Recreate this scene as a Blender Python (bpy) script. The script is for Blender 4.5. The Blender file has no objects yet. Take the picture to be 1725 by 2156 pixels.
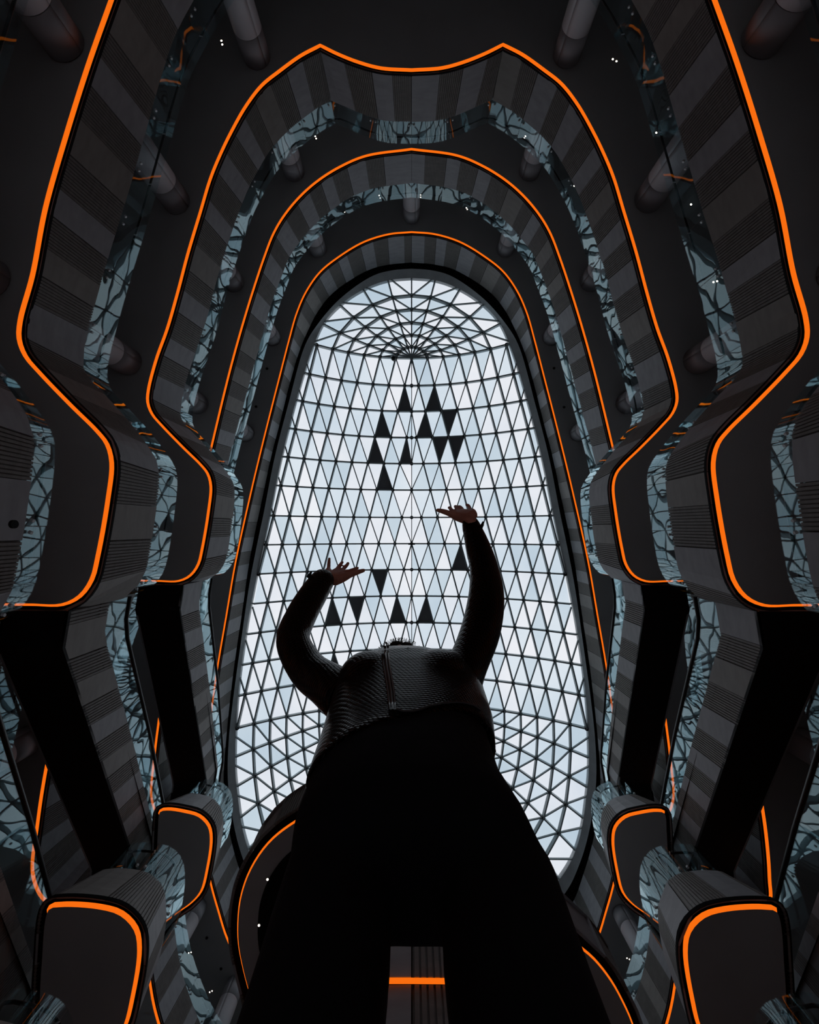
import bpy, bmesh, math, random
from mathutils import Vector, Matrix
from mathutils.geometry import tessellate_polygon

random.seed(7)
C = bpy.context.scene.collection
SC = bpy.context.scene
CAM_Z = 0.12                       # the phone lies on the floor, lens 12 cm up, looking at the glass roof

# ------------------------------------------------------------------ camera
zc = Vector((0.0045, 0.045, 1.0)).normalized()          # straight up, seen in the camera's own axes
ex = Vector((1, 0, 0))
xw = (ex - zc * ex.dot(zc)).normalized()
yw = zc.cross(xw)
R3 = Matrix(((xw.x, -xw.y, -xw.z), (yw.x, -yw.y, -yw.z), (zc.x, -zc.y, -zc.z)))
cd = bpy.data.cameras.new('camera')
cam = bpy.data.objects.new('camera', cd)
C.objects.link(cam)
cam.matrix_world = Matrix.Translation((0, 0, CAM_Z)) @ R3.to_4x4()
cd.sensor_fit = 'HORIZONTAL'
cd.sensor_width = 36.0
cd.lens = 36.0 * 1000.0 / 1725.0
cd.clip_start = 0.02
cd.clip_end = 300
SC.camera = cam

# ------------------------------------------------------------------ sky, exposure
wd = bpy.data.worlds.new('overcast_sky')
SC.world = wd
wd.use_nodes = True
nt = wd.node_tree
nt.nodes.clear()
o_ = nt.nodes.new('ShaderNodeOutputWorld')
bg = nt.nodes.new('ShaderNodeBackground')
tc = nt.nodes.new('ShaderNodeTexCoord')
nz = nt.nodes.new('ShaderNodeTexNoise')
nz.inputs['Scale'].default_value = 3.2
nz.inputs['Detail'].default_value = 6
nz.inputs['Roughness'].default_value = 0.55
cr = nt.nodes.new('ShaderNodeValToRGB')
cr.color_ramp.elements[0].position = 0.36
cr.color_ramp.elements[0].color = (0.71, 0.78, 0.85, 1)
cr.color_ramp.elements[1].position = 0.60
cr.color_ramp.elements[1].color = (0.90, 0.92, 0.95, 1)
nt.links.new(tc.outputs['Generated'], nz.inputs['Vector'])
nt.links.new(nz.outputs['Fac'], cr.inputs['Fac'])
nt.links.new(cr.outputs['Color'], bg.inputs['Color'])
nt.links.new(bg.outputs['Background'], o_.inputs['Surface'])
bg.inputs['Strength'].default_value = 1.0

SC.view_settings.view_transform = 'Standard'
SC.view_settings.look = 'None'
SC.view_settings.exposure = 0.0
SC.view_settings.gamma = 1.0
SC.view_settings.use_curve_mapping = False
SC.cycles.use_denoising = True
SC.cycles.max_bounces = 8
SC.cycles.transparent_max_bounces = 24
SC.cycles.caustics_reflective = False
SC.cycles.caustics_refractive = False

# ------------------------------------------------------------------ materials
def mat(name, col, rough=0.7, spec=0.3, metal=0.0, noise=0.0, nscale=8.0, bump=0.0, stretch=None):
    m = bpy.data.materials.new(name)
    m.use_nodes = True
    t = m.node_tree
    b = t.nodes['Principled BSDF']
    b.inputs['Base Color'].default_value = (*col, 1)
    b.inputs['Roughness'].default_value = rough
    b.inputs['Specular IOR Level'].default_value = spec
    b.inputs['Metallic'].default_value = metal
    if noise or bump:
        tx = t.nodes.new('ShaderNodeTexCoord')
        mp = t.nodes.new('ShaderNodeMapping')
        if stretch:
            mp.inputs['Scale'].default_value = stretch
        n = t.nodes.new('ShaderNodeTexNoise')
        n.inputs['Scale'].default_value = nscale
        n.inputs['Detail'].default_value = 4
        t.links.new(tx.outputs['Object'], mp.inputs['Vector'])
        t.links.new(mp.outputs['Vector'], n.inputs['Vector'])
        if noise:
            r = t.nodes.new('ShaderNodeValToRGB')
            r.color_ramp.elements[0].position = 0.3
            r.color_ramp.elements[1].position = 0.7
            r.color_ramp.elements[0].color = (*[c * (1 - noise) for c in col], 1)
            r.color_ramp.elements[1].color = (*[min(1, c * (1 + noise)) for c in col], 1)
            t.links.new(n.outputs['Fac'], r.inputs['Fac'])
            t.links.new(r.outputs['Color'], b.inputs['Base Color'])
        if bump:
            bp = t.nodes.new('ShaderNodeBump')
            bp.inputs['Strength'].default_value = bump
            bp.inputs['Distance'].default_value = 0.02
            t.links.new(n.outputs['Fac'], bp.inputs['Height'])
            t.links.new(bp.outputs['Normal'], b.inputs['Normal'])
    return m

def emit(name, col, s):
    m = bpy.data.materials.new(name)
    m.use_nodes = True
    t = m.node_tree
    t.nodes.clear()
    o = t.nodes.new('ShaderNodeOutputMaterial')
    e = t.nodes.new('ShaderNodeEmission')
    e.inputs['Color'].default_value = (*col, 1)
    e.inputs['Strength'].default_value = s
    t.links.new(e.outputs['Emission'], o.inputs['Surface'])
    return m

def thin_glass(name, tint, gloss, fac_mul=1.0, ior=1.5, wave=0.0):
    """Flat sheet glass: lets light straight through, mirrors by Fresnel."""
    m = bpy.data.materials.new(name)
    m.use_nodes = True
    t = m.node_tree
    t.nodes.clear()
    o = t.nodes.new('ShaderNodeOutputMaterial')
    mix = t.nodes.new('ShaderNodeMixShader')
    tr = t.nodes.new('ShaderNodeBsdfTransparent')
    tr.inputs['Color'].default_value = (*tint, 1)
    gl = t.nodes.new('ShaderNodeBsdfGlossy')
    gl.inputs['Color'].default_value = (*gloss, 1)
    gl.inputs['Roughness'].default_value = 0.0
    lw = t.nodes.new('ShaderNodeLayerWeight')      # 1 - |cos|, the same from both sides of the sheet
    pw = t.nodes.new('ShaderNodeMath')
    pw.operation = 'POWER'
    pw.inputs[1].default_value = 5.0
    fr = t.nodes.new('ShaderNodeMath')
    fr.operation = 'MULTIPLY_ADD'
    fr.inputs[1].default_value = 0.96
    fr.inputs[2].default_value = 0.04
    t.links.new(lw.outputs['Facing'], pw.inputs[0])
    t.links.new(pw.outputs['Value'], fr.inputs[0])
    mu = t.nodes.new('ShaderNodeMath')
    mu.operation = 'MULTIPLY'
    mu.use_clamp = True
    mu.inputs[1].default_value = fac_mul
    t.links.new(fr.outputs['Value'], mu.inputs[0])
    t.links.new(mu.outputs['Value'], mix.inputs['Fac'])
    t.links.new(tr.outputs['BSDF'], mix.inputs[1])
    t.links.new(gl.outputs['BSDF'], mix.inputs[2])
    t.links.new(mix.outputs['Shader'], o.inputs['Surface'])
    if wave:
        tx = t.nodes.new('ShaderNodeTexCoord')
        n = t.nodes.new('ShaderNodeTexNoise')
        n.inputs['Scale'].default_value = 0.9
        n.inputs['Detail'].default_value = 1.0
        bp = t.nodes.new('ShaderNodeBump')
        bp.inputs['Strength'].default_value = wave
        bp.inputs['Distance'].default_value = 0.1
        t.links.new(tx.outputs['Object'], n.inputs['Vector'])
        t.links.new(n.outputs['Fac'], bp.inputs['Height'])
        t.links.new(bp.outputs['Normal'], gl.inputs['Normal'])
    return m

M = {
    'plain': mat('plain_fascia_panel', (0.36, 0.36, 0.38), 0.55, 0.25, noise=0.10, nscale=2.0, stretch=(1, 1, 3)),
    'plain2': mat('warm_plain_fascia_panel', (0.29, 0.27, 0.255), 0.55, 0.25, noise=0.10, nscale=2.0, stretch=(1, 1, 3)),
    'rib': mat('ribbed_fascia_panel', (0.215, 0.198, 0.188), 0.6, 0.25, noise=0.12, nscale=3.0, stretch=(1, 1, 4)),
    'soffit': mat('dark_soffit', (0.445, 0.45, 0.455), 0.8, 0.15, noise=0.05, nscale=0.6),
    'deck': mat('deck_tile', (0.5, 0.5, 0.5), 0.5, 0.3),
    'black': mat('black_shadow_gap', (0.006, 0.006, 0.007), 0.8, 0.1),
    'truss': mat('black_truss_cladding', (0.014, 0.014, 0.015), 0.7, 0.15),
    'rail': mat('dark_handrail', (0.012, 0.013, 0.014), 0.4, 0.4),
    'col': mat('grey_column_cladding', (0.46, 0.47, 0.50), 0.5, 0.3, noise=0.04, nscale=1.0),
    'seam': mat('dark_joint', (0.004, 0.004, 0.004), 0.9, 0.1),
    'lintel': mat('grey_steel_lintel', (0.62, 0.66, 0.68), 0.45, 0.4, noise=0.12, nscale=1.5),
    'steel': mat('blue_grey_roof_steel', (0.42, 0.50, 0.52), 0.45, 0.4),
    'node': mat('dark_joint_disc', (0.02, 0.022, 0.025), 0.5, 0.4),
    'opaque': mat('charcoal_roof_panel', (0.30, 0.31, 0.33), 0.7, 0.2),
    'floor': mat('pale_stone_floor', (0.60, 0.61, 0.615), 0.4, 0.4, noise=0.15, nscale=1.5),
    'wall': mat('shop_wall', (0.3, 0.3, 0.3), 0.8, 0.2),
    'led': emit('orange_led', (1.0, 0.165, 0.006), 0.95),
    'lamp': emit('warm_lamp', (1.0, 0.86, 0.72), 6.0),
    'glass': thin_glass('balustrade_glass', (0.93, 0.97, 0.98), (0.68, 0.88, 0.93), 1.45, 1.5, 0.09),
    'pane0': thin_glass('clear_pane', (0.99, 0.99, 1.0), (0.8, 0.8, 0.8), 0.6),
    'pane1': thin_glass('pale_blue_pane', (0.91, 0.945, 0.97), (0.8, 0.8, 0.8), 0.6),
    'pane2': thin_glass('blue_grey_pane', (0.83, 0.885, 0.92), (0.8, 0.8, 0.8), 0.6),
}

# ------------------------------------------------------------------ helpers
def mesh(name, verts, faces, m, parent=None, smooth=False, mats=None):
    me = bpy.data.meshes.new(name)
    me.from_pydata([tuple(v) for v in verts], [], faces)
    me.materials.append(m)
    if smooth:
        me.polygons.foreach_set('use_smooth', [True] * len(me.polygons))
    me.update()
    o = bpy.data.objects.new(name, me)
    C.objects.link(o)
    if parent:
        o.parent = parent
    return o

def thing(name, label, cat, group=None, loc=(0, 0, 0)):
    o = bpy.data.objects.new(name, None)
    C.objects.link(o)
    o.location = loc
    tag(o, label, cat, group)
    return o

def tag(o, label, cat, group=None):
    o['label'] = label
    o['category'] = cat
    if group:
        o['group'] = group

def struct(o):
    o['kind'] = 'structure'
    return o

class MB:
    """collects simple solids into one vertex/face list"""
    def __init__(s):
        s.v, s.f = [], []
    def add(s, vs, fs):
        n = len(s.v)
        s.v += [tuple(v) for v in vs]
        s.f += [tuple(i + n for i in f) for f in fs]
    def box(s, a, b):
        x0, y0, z0 = a
        x1, y1, z1 = b
        s.add([(x0, y0, z0), (x1, y0, z0), (x1, y1, z0), (x0, y1, z0), (x0, y0, z1), (x1, y0, z1), (x1, y1, z1), (x0, y1, z1)],
              [(3, 2, 1, 0), (4, 5, 6, 7), (0, 1, 5, 4), (1, 2, 6, 5), (2, 3, 7, 6), (3, 0, 4, 7)])
    def bar(s, p, q, up, w, d):
        """rectangular bar from p to q; w across, d along up (downwards and upwards half each)"""
        p, q = Vector(p), Vector(q)
        t = (q - p).normalized()
        side = t.cross(up).normalized()
        u = side.cross(t).normalized()
        vs = []
        for e in (p, q):
            for a, b in ((-1, -1), (1, -1), (1, 1), (-1, 1)):
                vs.append(e + side * (a * w / 2) + u * (b * d / 2))
        s.add(vs, [(0, 1, 2, 3), (7, 6, 5, 4), (0, 4, 5, 1), (1, 5, 6, 2), (2, 6, 7, 3), (3, 7, 4, 0)])
    def tube(s, pts, r, n=8, closed=False):
        pts = [Vector(p) for p in pts]
        N = len(pts)
        vs, fs = [], []
        for i, p in enumerate(pts):
            a = pts[(i - 1) % N] if (closed or i > 0) else p
            b = pts[(i + 1) % N] if (closed or i < N - 1) else p
            t = (b - a).normalized()
            x = t.cross(Vector((0, 0, 1)))
            x = x.normalized() if x.length > 1e-4 else Vector((1, 0, 0))
            y = x.cross(t).normalized()
            rr = r[i] if isinstance(r, (list, tuple)) else r
            for k in range(n):
                an = 2 * math.pi * k / n
                vs.append(p + x * (rr * math.cos(an)) + y * (rr * math.sin(an)))
        for i in range(N if closed else N - 1):
            j = (i + 1) % N
            for k in range(n):
                l = (k + 1) % n
                fs.append((i * n + k, i * n + l, j * n + l, j * n + k))
        if not closed:
            fs.append(tuple(range(n)))
            fs.append(tuple((N - 1) * n + k for k in reversed(range(n))))
        s.add(vs, fs)
    def disc(s, c, nrm, r, th, n=10):
        c, nrm = Vector(c), Vector(nrm).normalized()
        x = nrm.cross(Vector((0, 1, 0.01))).normalized()
        y = nrm.cross(x)
        vs = []
        for e in (-th / 2, th / 2):
            for k in range(n):
                a = 2 * math.pi * k / n
                vs.append(c + nrm * e + x * (r * math.cos(a)) + y * (r * math.sin(a)))
        fs = [tuple(reversed(range(n))), tuple(range(n, 2 * n))] + [(k, (k + 1) % n, n + (k + 1) % n, n + k) for k in range(n)]
        s.add(vs, fs)
    def build(s, name, m, parent=None, smooth=False):
        return mesh(name, s.v, s.f, m, parent, smooth)

def catmull(pts, step=0.12, closed=False):
    """Catmull-Rom through n-D points (first two coordinates set the spacing); 'K' flags split the curve into separate smooth runs"""
    out = []
    N = len(pts)
    for i in range(N - 1):
        p1, p2 = pts[i], pts[i + 1]
        p0 = pts[i - 1] if i > 0 and not p1[-1] else [2 * a - b for a, b in zip(p1[:-1], p2[:-1])] + [0]
        p3 = pts[i + 2] if i < N - 2 and not p2[-1] else [2 * b - a for a, b in zip(p1[:-1], p2[:-1])] + [0]
        L = math.dist(p1[:2], p2[:2])
        n = max(2, int(L / step + 0.5))
        # centripetal parametrisation keeps uneven control points from looping
        def al(a, b):
            return max(1e-4, math.dist(a[:2], b[:2])) ** 0.5
        t0 = 0.0
        t1 = t0 + al(p0, p1)
        t2 = t1 + al(p1, p2)
        t3 = t2 + al(p2, p3)
        for k in range(n):
            t = t1 + (t2 - t1) * k / n
            q = []
            for d in range(len(p1) - 1):
                a1 = (t1 - t) / (t1 - t0) * p0[d] + (t - t0) / (t1 - t0) * p1[d]
                a2 = (t2 - t) / (t2 - t1) * p1[d] + (t - t1) / (t2 - t1) * p2[d]
                a3 = (t3 - t) / (t3 - t2) * p2[d] + (t - t2) / (t3 - t2) * p3[d]
                b1 = (t2 - t) / (t2 - t0) * a1 + (t - t0) / (t2 - t0) * a2
                b2 = (t3 - t) / (t3 - t1) * a2 + (t - t1) / (t3 - t1) * a3
                q.append((t2 - t) / (t2 - t1) * b1 + (t - t1) / (t2 - t1) * b2)
            out.append((*q, bool(p1[-1]) and k == 0))
    out.append((*pts[-1][:-1], bool(pts[-1][-1])))
    return out

def mirror(half):
    """half outline (x >= 0, top to bottom) -> closed outline"""
    left = [(-a[0], a[1], *([-a[2], a[3]] if len(a) > 3 else []), a[-1]) for a in reversed(half[1:-1])]
    return half + left

def normals(pts):
    """unit vectors into the void, for an outline that runs clockwise as seen from below"""
    N = len(pts)
    out = []
    for i in range(N):
        a, b = pts[(i - 1) % N], pts[(i + 1) % N]
        tx, ty = b[0] - a[0], b[1] - a[1]
        l = math.hypot(tx, ty) or 1
        out.append((-ty / l, tx / l))
    return out

def offs(pts, nr, d):
    return [(p[0] + n[0] * d, p[1] + n[1] * d) for p, n in zip(pts, nr)]

def plate(name, outer, hole, z, m, parent=None, down=True):
    """flat plate with a hole"""
    loops = [[Vector((x, y, 0)) for x, y in outer], [Vector((x, y, 0)) for x, y in hole]] if hole else [[Vector((x, y, 0)) for x, y in outer]]
    tri = tessellate_polygon(loops)
    vs = [(x, y, z) for lp in loops for x, y, _ in lp]
    fs = []
    for a, b, c in tri:
        ar = (vs[b][0] - vs[a][0]) * (vs[c][1] - vs[a][1]) - (vs[b][1] - vs[a][1]) * (vs[c][0] - vs[a][0])
        fs.append((a, b, c) if (ar < 0) == down else (a, c, b))
    return mesh(name, vs, fs, m, parent)

def strip(name, rows, m, parent=None, closed=True, smooth=False, skip=None):
    """a band swept round an outline: rows = list of point lists (same length) joined in order"""
    N = len(rows[0])
    vs = [p for r in rows for p in r]
    fs = []
    for j in range(len(rows) - 1):
        for i in range(N if closed else N - 1):
            k = (i + 1) % N
            if skip and skip(rows[0][i]):
                continue
            fs.append((j * N + i, j * N + k, (j + 1) * N + k, (j + 1) * N + i))
    return mesh(name, vs, fs, m, parent, smooth)

def sheet(name, vs, parent):
    """curved glass sheet from rows of four corners; the two faces share no vertices, so each shades smoothly"""
    n = len(vs) // 4
    f_, b_ = [], []
    for i in range(n):
        f_ += [vs[i * 4], vs[i * 4 + 1]]
        b_ += [vs[i * 4 + 2], vs[i * 4 + 3]]
    m0 = len(f_)
    fs = [(i * 2, i * 2 + 2, i * 2 + 3, i * 2 + 1) for i in range(n - 1)]
    fs += [(m0 + i * 2, m0 + i * 2 + 2, m0 + i * 2 + 3, m0 + i * 2 + 1) for i in range(n - 1)]
    return mesh(name, f_ + b_, fs, M['glass'], parent, True)

def arclen(pts, closed=True):
    s = [0.0]
    N = len(pts)
    for i in range(N if closed else N - 1):
        s.append(s[-1] + math.dist(pts[i][:2], pts[(i + 1) % N][:2]))
    return s

def sample(rows, S, u):
    """interpolated point of each row at arc length u"""
    N = len(rows[0])
    lo, hi = 0, len(S) - 2
    while lo < hi:
        mid = (lo + hi + 1) // 2
        if S[mid] <= u:
            lo = mid
        else:
            hi = mid - 1
    f = (u - S[lo]) / max(1e-6, S[lo + 1] - S[lo])
    f = min(1, max(0, f))
    return [Vector(r[lo]).lerp(Vector(r[(lo + 1) % N]), f) for r in rows]

def clad_panels(bot, top, S, cuts, parent, inward, kinds=None):
    """fascia panels between arc lengths: plain boards and grooved boards, each a mesh of its own.
    bot/top: 3-D rows; inward(u) not needed: depth goes along the horizontal normal of the bottom row"""
    for n, (u0, u1) in enumerate(zip(cuts[:-1], cuts[1:])):
        u0 += 0.006
        u1 -= 0.006
        if u1 - u0 < 0.08:
            continue
        ribbed = kinds[n] == 'rib'
        us = []          # (arc length, groove depth)
        if ribbed:
            g = max(3, int((u1 - u0) / 0.068))
            p = (u1 - u0) / g
            for k in range(g):
                a = u0 + k * p
                us += [(a, 0), (a + p * 0.68, 0), (a + p * 0.70, 0.03), (a + p * 0.98, 0.03)]
            us.append((u1, 0))
        else:
            k = max(1, int((u1 - u0) / 0.3))
            us = [(u0 + (u1 - u0) * i / k, 0) for i in range(k + 1)]
        vs, fs = [], []
        for u, d in us:
            b, t = sample((bot, top), S, u)
            e = 0.05
            b1, t1 = sample((bot, top), S, min(S[-1], u + e))
            b0, t0 = sample((bot, top), S, max(0, u - e))
            tg = (b1 - b0)
            nn = Vector((tg.y, -tg.x, 0))
            nn = nn.normalized() if nn.length > 1e-6 else Vector((0, 0, 0))      # away from the void
            vs += [b + nn * d, t + nn * d, t + nn * 0.06, b + nn * 0.06]
        N = len(us)
        for i in range(N - 1):
            a, b = i * 4, i * 4 + 4
            fs += [(a, b, b + 1, a + 1), (a + 1, b + 1, b + 2, a + 2), (a + 3, b + 3, b, a)]
        fs += [(0, 1, 2, 3), ((N - 1) * 4 + 3, (N - 1) * 4 + 2, (N - 1) * 4 + 1, (N - 1) * 4)]
        mesh('ribbed_panel' if ribbed else 'plain_panel', vs, fs, M['rib'] if ribbed else M[kinds[n]], parent)

def make_cuts(S, corners, wmin=0.6, wmax=0.98):
    total = S[-1]
    stops = sorted(set([0.0, total] + corners))
    cuts, kinds = [0.0], []
    flip = False
    for a, b in zip(stops[:-1], stops[1:]):
        u = a
        while b - u > wmax * 1.3:
            u += random.uniform(wmin, wmax)
            cuts.append(u)
            kinds.append('rib' if flip else random.choice(['plain', 'plain', 'plain2'] ))
            flip = not flip
        cuts.append(b)
        kinds.append('rib' if flip else 'plain')
        flip = not flip
    return cuts, kinds

# ------------------------------------------------------------------ balcony rings
# half outlines, metres: (x, y of the LED edge, x, y of the fascia top 1.6 m higher, corner)
TOP1 = [(0, -17.9, 0, -17.5), (2, -17.6, 1.9, -17.2), (3.4, -16.9, 3.2, -16.55), (4.5, -16.0, 4.25, -15.75), (5.3, -15.0, 5.0, -14.8),
        (5.95, -13.8, 5.62, -13.7), (6.4, -12.8, 6.07, -12.75), (6.7, -11.85, 6.35, -11.85), (7.15, -10.4, 6.75, -10.25), (7.6, -8.75, 7.15, -8.65),
        (8.0, -7.1, 7.6, -7.0)]
TOP2 = [(0, -15.3, 0, -14.93), (1.0, -15.37, 0.95, -14.98), (1.75, -15.58, 1.65, -15.18), (2.45, -15.87, 2.3, -15.47), (3.03, -16.17, 2.94, -15.75, 1),
        (3.67, -15.82, 3.5, -15.42), (4.36, -15.3, 4.1, -14.95), (4.95, -14.8, 4.65, -14.45), (5.46, -14.1, 5.15, -13.85), (5.94, -13.2, 5.55, -13.15),
        (6.3, -12.4, 5.92, -12.4), (6.6, -11.6, 6.22, -11.6), (6.9, -10.5, 6.58, -10.5), (7.28, -9.1, 6.95, -9.2), (7.6, -7.75, 7.28, -7.8), (7.9, -6.6, 7.62, -6.65)]
TOP3 = [(0, -16.78, 0, -16.45), (2, -16.48, 1.9, -16.15), (3.17, -15.97, 2.95, -15.7), (4.15, -15.32, 3.9, -15.03), (4.92, -14.6, 4.6, -14.38),
        (5.55, -13.8, 5.2, -13.65), (6, -13, 5.68, -12.95), (6.37, -12, 6.05, -12), (6.87, -10.4, 6.58, -10.45), (7.35, -8.7, 7.03, -8.75), (7.83, -6.8, 7.5, -6.85)]
ANOSE = [(8.23, -5.6, 7.95, -5.6), (8.46, -4.6, 8.16, -4.6), (8.47, -4.2, 8.17, -4.15), (8.32, -3.82, 7.97, -3.8), (8.0, -3.45, 7.62, -3.45), (7.3, -2.74, 6.95, -2.72),
         (6.72, -2.18, 6.48, -2.12), (6.5, -1.9, 6.28, -1.8), (6.39, -1.5, 6.21, -1.45), (6.45, -0.7, 6.25, -0.7), (6.63, 0.5, 6.4, 0.5),
         (6.74, 0.97, 6.48, 0.9), (6.98, 1.32, 6.65, 1.25), (7.35, 1.5, 7.0, 1.58), (8.1, 1.5, 8.0, 1.68)]
SIDE = [(9.4, 1.55, 9.3, 1.75), (9.9, 1.85, 9.65, 2.15), (10.1, 2.7, 9.85, 2.95), (10.5, 4.6, 10.2, 4.7), (10.9, 6.8, 10.6, 6.8), (11.2, 9, 10.9, 9.1), (11.28, 10.5, 10.98, 10.3),
        (11.05, 11.25, 10.8, 10.95), (10.3, 11.4, 10.25, 11.1), (9.1, 11.38, 9.1, 11.1)]
TAIL = [(8.25, 11.25, 8.25, 11.05), (7.92, 10.9, 7.95, 10.8), (7.86, 10.2, 7.88, 10.2), (7.84, 9.1, 7.84, 9.4)]
BNOSE = [(7.78, 8.56, 7.78, 8.95), (7.55, 8.5, 7.55, 8.86), (7.0, 8.57, 7.1, 8.92), (6.55, 8.7, 6.75, 9.05), (6.25, 9.0, 6.5, 9.35), (6.17, 9.4, 6.42, 9.75),
         (6.28, 10.3, 6.46, 10.4), (6.45, 10.95, 6.6, 11.0), (6.75, 11.3, 6.9, 11.4), (7.15, 11.58, 7.3, 11.65)]
END = [(8.5, 12.6, 8.6, 12.75), (9.9, 13.7, 9.8, 13.9), (10.7, 14.5, 10.4, 14.7), (11.0, 15.8, 10.65, 15.9), (10.9, 17.5, 10.5, 17.4), (10.4, 19.8, 10.1, 19.5),
       (9.2, 22.2, 8.9, 21.8), (7.5, 24.3, 7.2, 23.9), (5.2, 25.8, 5.0, 25.4), (2.6, 26.7, 2.5, 26.3), (0, 27, 0, 26.6)]
END3 = [(8.56, -3.5, 8.32, -3.55), (9.3, 0, 9.05, 0), (9.9, 3.5, 9.65, 3.5), (10.4, 7.0, 10.15, 7.0), (10.65, 9.3, 10.4, 9.4), (10.72, 10.9, 10.45, 10.8), (10.45, 11.5, 10.3, 11.3), (9.9, 11.6, 9.8, 11.4), (9.1, 11.65, 9.0, 11.7),
        (8.68, 11.95, 8.75, 12.05), (8.62, 12.4, 8.78, 12.4), (8.95, 12.9, 9.05, 12.95), (10.1, 13.9, 9.95, 14.0), (10.7, 14.8, 10.45, 14.9), (10.78, 16.5, 10.48, 16.5),
        (10.55, 18.5, 10.25, 18.3), (10.2, 19.8, 9.9, 19.6), (9.2, 22.2, 8.9, 21.8), (7.5, 24.3, 7.2, 23.9), (5.2, 25.8, 5.0, 25.4), (2.6, 26.7, 2.5, 26.3), (0, 27, 0, 26.6)]
RING4 = [(0, -16.31, 0, -15.53), (1.25, -16.19, 1.2, -15.43), (2.6, -15.76, 2.37, -15.14), (3.93, -14.95, 3.6, -14.45), (4.95, -14.1, 4.55, -13.72), (5.7, -13.0, 5.32, -12.75),
         (6.2, -11.8, 5.88, -11.65), (6.6, -10.3, 6.42, -10.3), (7.06, -8.4, 6.95, -8.4), (7.54, -6.4, 7.42, -6.4), (8.02, -4.35, 7.92, -4.35), (8.5, -2.2, 8.35, -2.2),
         (9.25, 1.45, 9.05, 1.45), (9.7, 4.3, 9.42, 4.3), (10.2, 7.6, 9.85, 7.55), (10.6, 11.5, 10.2, 11.3), (10.72, 14, 10.3, 13.6), (10.6, 16.3, 10.05, 15.7),
         (10.25, 17.9, 9.7, 17.2), (9.85, 19.2, 9.3, 18.4), (9.4, 20.5, 8.85, 19.6), (8.8, 21.6, 8.2, 20.7), (7.4, 23.5, 6.9, 22.4), (5.2, 25.3, 4.9, 24.0), (2.6, 26.3, 2.5, 25.0), (0, 26.6, 0, 25.3)]

def shift(pts, dx, dy):
    return [(a + dx, b + dy, c + dx, d + dy) for a, b, c, d in (p[:4] for p in pts)]

RINGS = [
    TOP1 + shift(ANOSE, -0.1, 0) + SIDE + shift(TAIL, -0.6, -0.3) + shift(BNOSE, -0.97, -1.42) + END,
    TOP1 + ANOSE + SIDE + shift(TAIL, -0.3, -0.3) + shift(BNOSE[:2], -0.36, -0.92) + shift(BNOSE[2:9], -0.63, -0.95) + shift(BNOSE[9:], -0.4, -0.7) + END,
    TOP2 + ANOSE + SIDE + TAIL + BNOSE + END,
    TOP3 + END3,
    RING4,
]
SK = 1.03                                  # the top ring and the roof were measured 3 % too low; they scale about the lens
HK = [CAM_Z + h for h in (6.0, 10.0, 15.0, 20.0, 25.0)]
GH = [0.62, 1.06, 1.06, 1.06, 1.06]     # balustrade glass above the fascia
OUT = [(-18.98, -25.98), (18.98, -25.98), (18.98, 33.98), (-18.98, 33.98)]
NAMES = ['lowest balcony level, only its side landings showing at the frame edges', 'large lower balcony level with the widest orange light line',
         'middle balcony level with a pointed notch in its far end', 'round-ended balcony level above the notched one', 'top level ring of striped panels right under the glass roof']

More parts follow.
